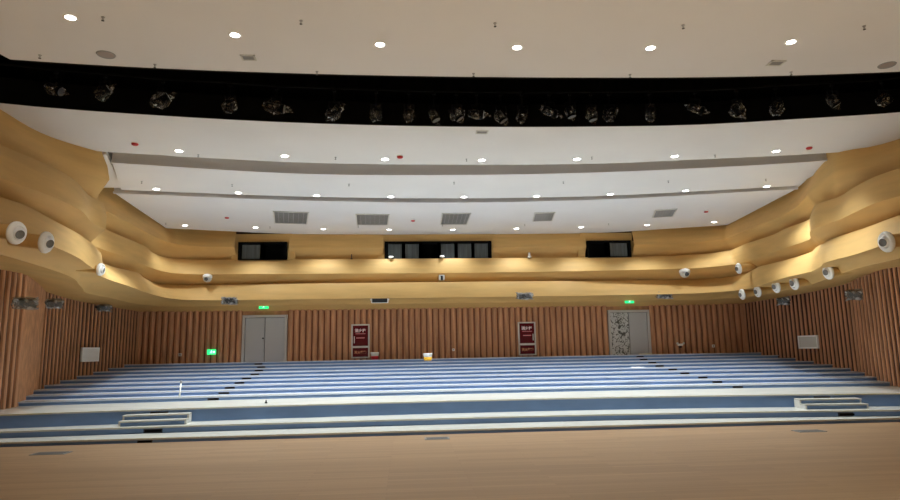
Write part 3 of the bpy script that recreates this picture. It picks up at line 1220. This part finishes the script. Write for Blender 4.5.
def fire_cabinet(x0, x1, z0, z1, label, hinge):
    yf = YB-.16
    r = thing('fire_cabinet', label, 'fire cabinet', ((x0+x1)/2, yf, z0), None, 'red fire cabinets on the back wall')
    hw, h = (x1-x0)/2, z1-z0
    zs = h*.33
    t = .05
    b = MB()
    b.box(-hw, hw, 0, .12, h-t, h)
    b.box(-hw, hw, 0, .12, 0, t)
    b.box(-hw, hw, 0, .12, zs-.035, zs+.035)
    b.box(-hw, -hw+t, 0, .12, 0, h)
    b.box(hw-t, hw, 0, .12, 0, h)
    b.build('frame', M_ALU, r)
    b = MB()
    b.bevbox(-hw+t+.008, hw-t-.008, .01, .06, zs+.043, h-t-.008, .006)
    up = b.build('upper_door', M_MAROON, r)
    b = MB()
    b.bevbox(-hw+t+.008, hw-t-.008, .01, .06, t+.008, zs-.043, .006)
    lo = b.build('lower_door', M_MAROON, r)
    text_mesh('消火栓', .15, M_TXTW, up, (0, .006, h-.27))
    b = MB()
    b.box(-.2, .2, .004, .010, h-.40, h-.375)
    b.build('lettering_line', M_TXTP, up)
    b = MB()
    b.box(-.17, .17, .004, .010, h*.58, h*.58+.035)
    b.build('lettering_line', M_TXTP, up)
    text_mesh('灭火器箱', .12, M_TXTO, lo, (0, .006, zs*.5))
    sx = hinge*(hw-.12)
    b = MB()
    b.box(sx-.015, sx+.015, -.02, .012, h*.46, h*.62)
    b.box(sx-.015, sx+.015, -.035, -.02, h*.44, h*.64)
    b.build('pull_handle', M_ALU, up)
    return r


fire_cabinet(-4.10, -3.37, 1.535, 2.90, 'red fire cabinet on the back wall at the left, with a bucket beside it', -1)
fire_cabinet(2.73, 3.46, 1.525, 2.89, 'red fire cabinet on the back wall at the right, nearer the ornamented door', 1)


# ------------------------------------------------------------------ exit signs
def exit_sign(p, w_, h_, label, rot=None, arrow=False):
    r = thing('exit_sign', label, 'exit sign', p, rot)
    b = MB()
    b.bevbox(-w_/2, w_/2, -.02, .03, -h_/2, h_/2, .006)
    b.build('sign_box', M_GREEN, r)
    b = MB()
    # running figure: head, body, limbs
    k = h_*.42
    b.lathe([(k*.22, -.026), (k*.22, -.021)], 12, Matrix.Translation((k*.1, 0, k*.68)) @ Matrix.Rotation(math.pi/2, 4, 'X') @ Matrix.Translation((0, 0, .047)))
    for (ax, az), (bx, bz) in (((0, .4), (-.15, -.1)), ((-.15, -.1), (.35, -.35)), ((.35, -.35), (.2, -.8)), ((-.15, -.1), (-.4, -.45)), ((-.4, -.45), (-.8, -.45)), ((0, .35), (.5, .15)), ((0, .35), (-.45, .1))):
        b.tube((ax*k, -.023, az*k), (bx*k, -.023, bz*k), k*.11, 6)
    b.build('running_figure', M_GREENL, r)
    if arrow:
        b = MB()
        b.add([(w_*.28, -.024, h_*.32), (w_*.46, -.024, 0), (w_*.28, -.024, -h_*.32)], [(0, 1, 2)])
        b.box(w_*.16, w_*.3, -.024, -.021, -h_*.12, h_*.12)
        b.build('arrow', M_GREENL, r)
    return r


for x, y, lb in ((264, 307, 'green exit sign on the gold band above the plain grey door'), (629, 301.5, 'green exit sign on the gold band above the ornamented door')):
    p, n = on_gold(x, y)
    exit_sign(p+Vector((0, -.05, 0)), .38, .15, lb)
p = at_y(211.5, 352, YB-.12)
exit_sign(p, .34, .2, 'green exit sign low on the slatted back wall left of the door', arrow=True)


# ------------------------------------------------------------------ air nozzles
def nozzle(x, y, rpx, aim, label, core_dir):
    p, n = on_gold(x, y)
    aim = Vector(aim).normalized()
    s = (p-CAM).dot(FW)/FPX
    R = rpx*s
    d = (p-CAM).normalized()
    p = p-d*((.42+R*.6)/max(.45, abs(aim.dot(d))))
    rot = aim.to_track_quat('Z', 'Y').to_matrix()
    r = thing('air_nozzle', label, 'air nozzle', p, rot, 'round white air nozzles on the gold bands')
    b = MB()
    b.lathe([(R*.72, -.03), (R, -.03), (R*1.0, .0), (R*.9, .03), (R*.68, .045), (R*.58, .02), (R*.55, -.05)], 32, caps=False)
    b.build('flange', M_WHITE, r)
    b = MB()
    b.lathe([(R*.62, -.62), (R*.68, -.02)], 24, caps=False)
    b.build('duct_sleeve', M_GOLD, r)
    # ball turned towards core_dir
    q = rot.inverted() @ (aim*1.0+Vector(core_dir)).normalized()
    T = q.to_track_quat('Z', 'Y').to_matrix().to_4x4()
    prof = [(R*.58*math.sin(a), R*.58*math.cos(a)+R*.02) for a in [math.pi*(.75-.058*k) for k in range(10)]]
    b = MB()
    b.lathe(prof, 28, T, caps=False)
    ball = b.build('swivel_ball', M_WHITE, r)
    zt = prof[-1][1]
    b = MB()
    b.lathe([(R*.0001, zt-.01), (prof[-1][0]*.85, zt-.01), (prof[-1][0], zt+.004)], 28, T, caps=False)
    b.build('jet_core', M_GREY, ball)
    return r


nozzle(17, 233, 11, (.97, -.18, -.15), 'white air nozzle on the left gold wall, nearest the picture edge', (0, -.35, -.3))
nozzle(46.5, 242.5, 10.2, (.98, -.05, -.12), 'white air nozzle on the left gold wall, second from the edge', (0, -.35, -.25))
nozzle(101, 269.5, 6, (.95, -.1, -.1), 'white air nozzle turned side-on at the end of the left bulge', (.3, .3, -.2))
RN = [(886, 242, 10, 'white air nozzle on the right gold wall, largest and nearest the edge'), (828, 272, 7.4, 'white air nozzle right of the row of four, above the slats'),
      (794, 283, 6.8, 'white air nozzle in the lower right row of four, rightmost'), (776, 286.5, 6.3, 'white air nozzle in the lower right row of four, third from the left'),
      (757.5, 291.5, 5.7, 'white air nozzle in the lower right row of four, second from the left'), (742, 294.5, 5.2, 'white air nozzle in the lower right row of four, leftmost'),
      (738.5, 268.5, 5.2, 'white air nozzle alone in the middle recess of the right corner')]
for i, (x, y, rp, lb) in enumerate(RN):
    nozzle(x, y, rp, (-1, .02, -.12), lb, (0, -.3, -.06))


# ------------------------------------------------------------------ dome cameras
def dome_camera(x, y, rpx, label):
    p, n = on_gold(x, y)
    s = (p-CAM).dot(FW)/FPX
    R = rpx*s
    p = p+Vector((0, -R*1.2, 0))
    r = thing('dome_camera', label, 'camera', p)
    b = MB()
    b.lathe([(R, R*.1), (R*1.02, R*.6), (R*.7, R*.9), (R*.25, R)], 20)
    b.box(-R*.2, R*.2, 0, R*1.3, R*.45, R*.8)
    b.build('housing', M_WHITE, r)
    b = MB()
    b.lathe([(R*.93*math.sin(a), R*.93*math.cos(a)+R*.05) for a in [math.pi*(.5+.05*k) for k in range(11)]], 20, caps=False)
    d = b.build('dome', M_PALE, r)
    b = MB()
    T = Matrix.Translation((0, -R*.75, -R*.3)) @ Matrix.Rotation(math.pi*.42, 4, 'X')
    b.lathe([(R*.34, -.02), (R*.36, R*.3), (R*.26, R*.34)], 16, T)
    b.build('lens', M_DARK, d)


dome_camera(209, 279, 4.5, 'grey-white dome camera in the recess at the left of the back wall')
dome_camera(682, 274, 5.2, 'white dome camera in the recess at the right of the back wall')
# small square camera in the middle
p, n = on_gold(441.5, 278)
r = thing('box_camera', 'small white framed box camera in the middle of the back wall', 'camera', p+Vector((0, -.16, 0)))
b = MB()
b.bevbox(-.12, .12, -.02, .2, -.11, .11, .015)
b.build('housing', M_PALE, r)
b = MB()
b.box(-.045, .045, -.04, -.015, -.11, .07)
b.build('lens', M_DARK, r)


# ------------------------------------------------------------------ wrapped loudspeakers
def crumple(sx, sy, sz, seed, amp=.12):
    bm = bmesh.new()
    bmesh.ops.create_cube(bm, size=2)
    bmesh.ops.subdivide_edges(bm, edges=bm.edges[:], cuts=4, use_grid_fill=True)
    for v in bm.verts:
        k = noise.noise(v.co*1.9+Vector((seed*2.1, seed, 0)))
        v.co = Vector((v.co.x*sx, v.co.y*sy, v.co.z*sz))*(1+amp*k*2)
    bm.verts.index_update()
    out = ([v.co.copy() for v in bm.verts], [[v.index for v in f.verts] for f in bm.faces])
    bm.free()
    return out


def loudspeaker(p, facing, w_, h_, d_, label, box=M_DARK, front=M_DGREY, seed=0, group=None, wrap=True):
    f = Vector(facing).normalized()
    right = Vector((0, 0, 1)).cross(f).normalized()
    up = f.cross(right)
    rot = Matrix((right, -f, up)).transposed()      # local -y looks into the hall
    r = thing('loudspeaker', label, 'loudspeaker', p, rot, group)
    b = MB()
    b.bevbox(-w_/2, w_/2, 0, d_, -h_/2, h_/2, .02)
    b.build('speaker_box', box, r)
    b = MB()
    b.bevbox(-w_*.44, w_*.44, -.015, .005, -h_*.4, h_*.4, .006)
    b.build('front_grille', front, r)
    b = MB()
    b.box(-w_/2-.03, -w_/2-.005, d_*.2, d_+.08, -.03, .03)
    b.box(w_/2+.005, w_/2+.03, d_*.2, d_+.08, -.03, .03)
    b.box(-w_/2-.03, w_/2+.03, d_+.05, d_+.08, -.03, .03)
    b.build('bracket', M_DARK if box is not M_WHITE else M_WHITE, r)
    if wrap:
        b = MB()
        vs, fs = crumple(w_*.56, d_*.62, h_*.6, seed)
        b.add(vs, fs, Matrix.Translation((0, d_/2, 0)))
        b.build('plastic_wrap', M_WRAP, r)
    return r


for x, y, wp, hp, bm_, fm, lb in ((231.5, 301, 13, 6.2, M_GREY, M_DARK, 'dark wrapped loudspeaker under the gold band left of the plain door sign'),
                                  (380, 300, 17, 6.5, M_WHITE, M_DARK, 'white cased loudspeaker above the left fire cabinet'),
                                  (524, 296.5, 14, 5.2, M_GREY, M_DARK, 'wrapped loudspeaker above the right fire cabinet'),
                                  (662.5, 295.3, 13, 5.8, M_GREY, M_DARK, 'dark wrapped loudspeaker right of the ornamented door sign')):
    p, n = on_gold(x, y)
    s = (p-CAM).dot(FW)/FPX
    loudspeaker(p+Vector((0, -.3, -.02)), (0, -1, -.25), wp*s, hp*s, .22, lb, bm_, fm, seed=x, group='loudspeakers under the back gold band', wrap=bm_ is not M_WHITE)


def hit_wall(x, y, s, off):
    """point on the slatted side wall seen at a pixel, brought off metres into the hall"""
    d = ray(x, y)
    W = [(s*(a-off), b_) for a, b_ in WALLR]
    for (a, b_), (c, e) in zip(W, W[1:]):
        # CAM + t d on the segment
        den = d.x*(e-b_)-d.y*(c-a)
        t = ((a-CAM.x)*(e-b_)-(b_-CAM.y)*(c-a))/den
        q = CAM+d*t
        if t > 0 and min(b_, e)-1e-6 <= q.y <= max(b_, e)+1e-6:
            n = Vector((e-b_, -(c-a), 0)).normalized()
            if n.x*s > 0:
                n = -n
            return q, n
    return None, None


for x, y, s, wp, hp, lb, fc in (
        (26, 304, -1, 26, 10, 'large wrapped loudspeaker on the left slatted wall, nearest the stage', (.55, -.8, -.25)),
        (55, 304.5, -1, 18, 8, 'wrapped loudspeaker on the left slatted wall, by the ribbed panel', (.55, -.8, -.25)),
        (105, 308.5, -1, 15, 6, 'wrapped loudspeaker high on the left slatted wall, towards the rear corner', (.6, -.75, -.2)),
        (783, 301.5, 1, 14, 7, 'wrapped loudspeaker on the right slatted wall under the nozzle row', (-.6, -.75, -.2)),
        (854, 295.5, 1, 18, 9, 'wrapped loudspeaker on the right slatted wall, nearest the stage', (-.6, -.75, -.25))):
    q, n = hit_wall(x, y, s, .62)
    sc = (q-CAM).dot(FW)/FPX
    loudspeaker(q, fc, wp*sc*.72, hp*sc*.85, .3, lb, M_DARK, M_DGREY, seed=x*.3, group='loudspeakers on the side walls')

# ------------------------------------------------------------------ wall panels, switches
for x, y, s, wp, hp, lb, lou in ((91, 354.5, -1, 15, 14, 'square white louvred panel on the left slatted wall', True), (807.5, 342, 1, 17, 13, 'square pale panel on the right slatted wall', False)):
    q, n = hit_wall(x, y, s, .13)
    rt = Vector((0, 0, 1)).cross(n)
    rot = Matrix((rt, -n, Vector((0, 0, 1)))).transposed()
    sc = (q-CAM).dot(FW)/FPX
    d = ray(x, y).normalized()
    wd = wp*sc/max(.3, abs(n.dot(Vector((d.x, d.y, 0)).normalized())))
    ht = hp*sc
    r = thing('wall_grille', lb, 'wall panel', q, rot)
    b = MB()
    t = .05
    for x0, x1, z0, z1 in ((-wd/2, wd/2, -ht/2, -ht/2+t), (-wd/2, wd/2, ht/2-t, ht/2), (-wd/2, -wd/2+t, -ht/2, ht/2), (wd/2-t, wd/2, -ht/2, ht/2)):
        b.box(x0, x1, 0, .06, z0, z1)
    b.build('frame', M_WHITE, r)
    b = MB()
    b.box(-wd/2+.02, wd/2-.02, .02, .05, -ht/2+.02, ht/2-.02)
    pl = b.build('panel', M_PALE, r)
    if lou:
        b = MB()
        for k in range(9):
            z = -ht/2+.08+(ht-.16)*k/8
            b.box(-wd/2+t, wd/2-t, .005, .02, z-.014, z+.014)
        b.build('louvre', M_WHITE, pl)

for x, y, wd, ht, m, nm, lb in ((180, 354.8, .13, .12, M_PALE, 'wall_socket', 'small pale socket on the back wall left of the low exit sign'),
                                (453.5, 349.8, .1, .1, M_WHITE, 'wall_socket', 'tiny white socket on the middle of the slatted back wall'),
                                (713.5, 346, .12, .12, M_WHITE, 'wall_socket', 'tiny white socket on the back wall near the right corner')):
    p = at_y(x, y, YB-.1)
    r = thing(nm, lb, 'socket', p)
    b = MB()
    b.bevbox(-wd/2, wd/2, 0, .03, -ht/2, ht/2, .008)
    b.build('cover_plate', m, r)
    b = MB()
    b.box(-wd*.18, wd*.18, -.006, .002, -ht*.2, ht*.2)
    b.build('socket_insert', M_GREY, r)
p = at_y(680.3, 344.8, YB-.1)
r = thing('emergency_light', 'white twin head emergency light on the back wall right of the ornamented door', 'emergency light', p)
b = MB()
b.bevbox(-.11, .11, -.03, .05, -.04, .05, .012)
b.build('battery_box', M_WHITE, r)
for s in (-1, 1):
    b = MB()
    b.lathe([(.03, -.03), (.05, .02), (.05, .03)], 12, Matrix.Translation((s*.13, -.02, .06)) @ Matrix.Rotation(math.pi/2, 4, 'X'))
    b.build('lamp_head', M_PALE, r)
b = MB()
b.box(-.05, .05, -.02, .05, -.12, -.05)
b.build('junction_box', M_DARK, r)

# ------------------------------------------------------------------ step lights
LEFT = [(144.8, 443.3), (153, 432.8), (159.5, 411.6), (213.3, 398.8), (223.9, 392.7), (229.9, 387.5), (239.5, 382.7), (246.6, 378.5), (255, 374.4), (258.9, 370.5), (261.2, 366.8), (258.5, 363.7)]
RIGHT = [None, (847, 416), (822, 397.6), (737.8, 387.8), (717.3, 382.2), (702.9, 378.2), (684.9, 374), (672.7, 370.2), (659.6, 366.9), (652.2, 363), (643.6, 360.2), (640, 356.4)]
proto = None
HT = [.05, .085, .085]+[.055]*9
names12 = ['lowest', 'second', 'third', 'fourth', 'fifth', 'sixth', 'seventh', 'eighth', 'ninth', 'tenth', 'eleventh', 'topmost']
protos = {}
for side, L in (('left', LEFT), ('right', RIGHT)):
    for i, q in enumerate(L):
        if q is None:
            continue
        Y = TIERS[i][0]
        for _ in range(4):
            p = at_y(q[0], q[1], Y)
            Y = tier_y(i, p.x)
        zl = TIERS[i-1][2] if i else 0
        zc = (zl+TIERS[i][2]-.036)/2 if i != 2 else TIERS[i][2]-.036-.06
        key = 'b' if i in (1, 2) else 's'
        lb = 'dark step light in the %s aisle, on the %s blue riser' % (side, names12[i])
        if i == 11 or i == 0:
            pass
        if key not in protos:
            hh = .045 if key == 'b' else .026
            hw = .2 if key == 'b' else .15
            o = thing('step_light', lb, 'step light', (0, 0, 0))
            b = MB()
            b.bevbox(-hw, hw, -.014, .01, -hh, hh, .005)
            b.build('housing', M_DARK, o)
            b = MB()
            b.box(-hw*.85, hw*.85, -.017, -.012, -hh*.5, hh*.5)
            b.build('lens', M_BLACK, o)
            protos[key] = o
        else:
            o = copy_tree(protos[key])
        slope = -2*TIERS[i][1]*p.x/12.5**2
        o.location = (p.x, tier_y(i, p.x), zc)
        o.rotation_euler = (0, 0, math.atan(slope))
        tag(o, lb, 'step light', 'step lights of the %s aisle' % side)


# ------------------------------------------------------------------ little portable stairs at the platform
def small_stair(xl, xr, label):
    z0 = TIERS[1][2]
    H = TIERS[2][2]-z0
    xc = (xl+xr)/2
    Y = tier_y(2, xc)
    slope = -2*TIERS[2][1]*xc/12.5**2
    r = thing('small_stair', label, 'stair', (xc, Y-.05, z0), Euler((0, 0, math.atan(slope))).to_matrix(), 'small stairs up to the platform')
    hw = (xr-xl)/2
    for k, (d, h) in enumerate(((.56, H*.36), (.29, H*.70))):
        b = MB()
        b.box(-hw+.04, hw-.04, -d, -d+.03, 0 if k == 0 else H*.36, h-.03)
        b.build('riser', M_RISER, r)
        b = MB()
        b.bevbox(-hw, hw, -d-.02, -d+.32 if k == 0 else -.01, h-.03, h+.006, .006)
        b.build('tread', M_TREAD, r)
    for s in (-1, 1):
        b = MB()
        x0 = s*(hw-.02)
        b.add([(x0-.02, y, z) for y, z in ((-.56, 0), (-.56, H*.36-.03), (-.29, H*.36-.03), (-.29, H*.70-.03), (-.01, H*.70-.03), (-.01, 0))] +
              [(x0+.02, y, z) for y, z in ((-.56, 0), (-.56, H*.36-.03), (-.29, H*.36-.03), (-.29, H*.70-.03), (-.01, H*.70-.03), (-.01, 0))],
              [(0, 1, 2, 3, 4, 5), (11, 10, 9, 8, 7, 6)]+[(k, (k+1) % 6, (k+1) % 6+6, k+6) for k in range(6)])
        b.build('side_panel', M_PALE, r)
    return r


pL0, pL1 = at_y(119.5, 424, 15.3), at_y(184.5, 421, 15.3)
pR0, pR1 = at_y(802, 407, 15.2), at_y(859, 404, 15.2)
small_stair(pL0.x, pL1.x, 'small two step blue stair against the platform at the left')
small_stair(pR0.x, pR1.x, 'small two step blue stair against the platform at the right')

# ------------------------------------------------------------------ loose things
ZP = TIERS[2][2]
p = at_z(179.2, 399.8, ZP+.03)
r = thing('pole_stand', 'thin white pole standing on a long flat board on the left platform', 'pole', (p.x, p.y, ZP))
a = at_z(160, 401, ZP)
c = at_z(198, 399.8, ZP)
b = MB()
ang = math.atan2(c.y-a.y, c.x-a.x)
T = Matrix.Rotation(ang, 4, 'Z')
b.bevbox(a.x-p.x, c.x-p.x, -.12, .12, .002, .05, .006, T)
b.build('base_board', M_PALE, r)
b = MB()
zt = at_y(180, 381.5, p.y).z-ZP
b.tube((0, 0, .035), (.03, 0, zt), .022, 10)
b.build('pole', M_WHITE, r)
b = MB()
b.lathe([(.034, zt-.05), (.034, zt+.02), (.02, zt+.03)], 10, Matrix.Translation((.03, 0, 0)))
b.build('pole_cap', M_STEEL, r)

# bucket and tub by the back wall
def tub(x, ybase, wpx, hpx, top, bottom, label, name):
    p = at_z(x, ybase, ZTOP)
    p.y = min(p.y, YB-.35)
    p = at_y(x, ybase, p.y)
    s = (p-CAM).dot(FW)/FPX
    R, H = wpx*s/2, hpx*s
    r = thing(name, label, 'bucket', (p.x, p.y, ZTOP))
    b = MB()
    b.lathe([(R*.8, 0), (R*.86, H*.5), (R*.84, H*.5)], 20)
    b.build('lower_body', bottom, r)
    b = MB()
    b.lathe([(R*.86, H*.5), (R*.95, H*.9), (R*.9, H*.9), (R*.82, H*.52)], 20)
    b.build('upper_body', top, r)
    b = MB()
    b.lathe([(R*.99, H*.88), (R, H*.96), (R*.95, H)], 20)
    b.build('lid', M_WHITE, r)
    b = MB()
    for k in range(10):
        a0, a1 = math.pi*k/10, math.pi*(k+1)/10
        b.tube((R*1.02*math.cos(a0), -R*.15-.02*math.sin(a0), H*.86-R*.5*math.sin(a0)), (R*1.02*math.cos(a1), -R*.15-.02*math.sin(a1), H*.86-R*.5*math.sin(a1)), .006, 6)
    b.build('bail_handle', M_STEEL, r)


tub(374.8, 359.6, 8.6, 7.4, M_PALE, M_RED, 'white and red paint bucket beside the left fire cabinet', 'paint_bucket')
tub(427.8, 360.6, 9.2, 7.2, M_PALE, M_YEL, 'white and yellow tub standing alone by the back wall', 'paint_tub')

# board left by the ornamented door
p = at_z(648.5, 354.6, ZTOP)
r = MB()
r.bevbox(-.28, .28, -.04, .04, 0, .05, .008)
o = r.build('loose_board', mat('yellowish_board', (206, 190, 150), .6))
o.location = (p.x, YB-.3, ZTOP)
tag(o, 'short yellowish board lying in front of the ornamented door', 'board')


def scrap(x, y, i, w_, d_, label):
    z = TIERS[i][2]
    p = at_z(x, y, z)
    bm = bmesh.new()
    bmesh.ops.create_grid(bm, x_segments=6, y_segments=6, size=.5)
    for v in bm.verts:
        k = noise.noise(Vector((v.co.x*4+x, v.co.y*4, 0)))
        v.co = Vector((v.co.x*w_, v.co.y*d_, .012+.03*abs(k)))
    bmesh.ops.solidify(bm, geom=bm.faces[:], thickness=.004)
    me = bpy.data.meshes.new('paper_scrap')
    bm.to_mesh(me)
    bm.free()
    me.materials.append(M_PAPER)
    o = bpy.data.objects.new('paper_scrap', me)
    COL.objects.link(o)
    o.location = (p.x, p.y, z)
    tag(o, label, 'paper')


scrap(638, 368.2, 8, .3, .12, 'white paper scrap on a tread left of the right aisle') if False else scrap(638, 367.8, 8, .34, .3, 'white paper scrap on a tread left of the right aisle')
scrap(449, 363.9, 9, .25, .3, 'white paper scrap on an upper tread in the middle')
for x, y, lb in ((266, 403.2, 'dark bolt lying on the left part of the platform'), (357, 395, 'small dark offcut on the platform left of the middle')):
    p = at_z(x, y, ZP)
    b = MB()
    b.lathe([(.035, 0), (.035, .03)], 6)
    b.lathe([(.016, .03), (.016, .08)], 10)
    o = b.build('loose_bolt', M_DARK)
    o.location = (p.x, p.y, ZP)
    tag(o, lb, 'bolt')

# floor boxes in the boards
for x, y, wp, lb in ((51, 453.6, 31, 'flat grey floor box cover at the left of the boarded floor'), (437, 438.6, 24, 'flat grey floor box cover in the middle of the boarded floor'),
                     (809, 431.2, 28, 'flat grey floor box cover at the right of the boarded floor')):
    p = at_z(x, y, 0)
    hw = wp/FPX*p.y/2
    r = thing('floor_box', lb, 'floor box', (p.x, p.y, 0), None, 'floor box covers')
    b = MB()
    b.bevbox(-hw, hw, -.16, .16, -.004, .012, .004)
    b.build('cover_plate', M_GREY, r)
    b = MB()
    b.box(-hw*.85, hw*.85, -.11, .11, .011, .016)
    b.build('lid', M_DGREY, r)
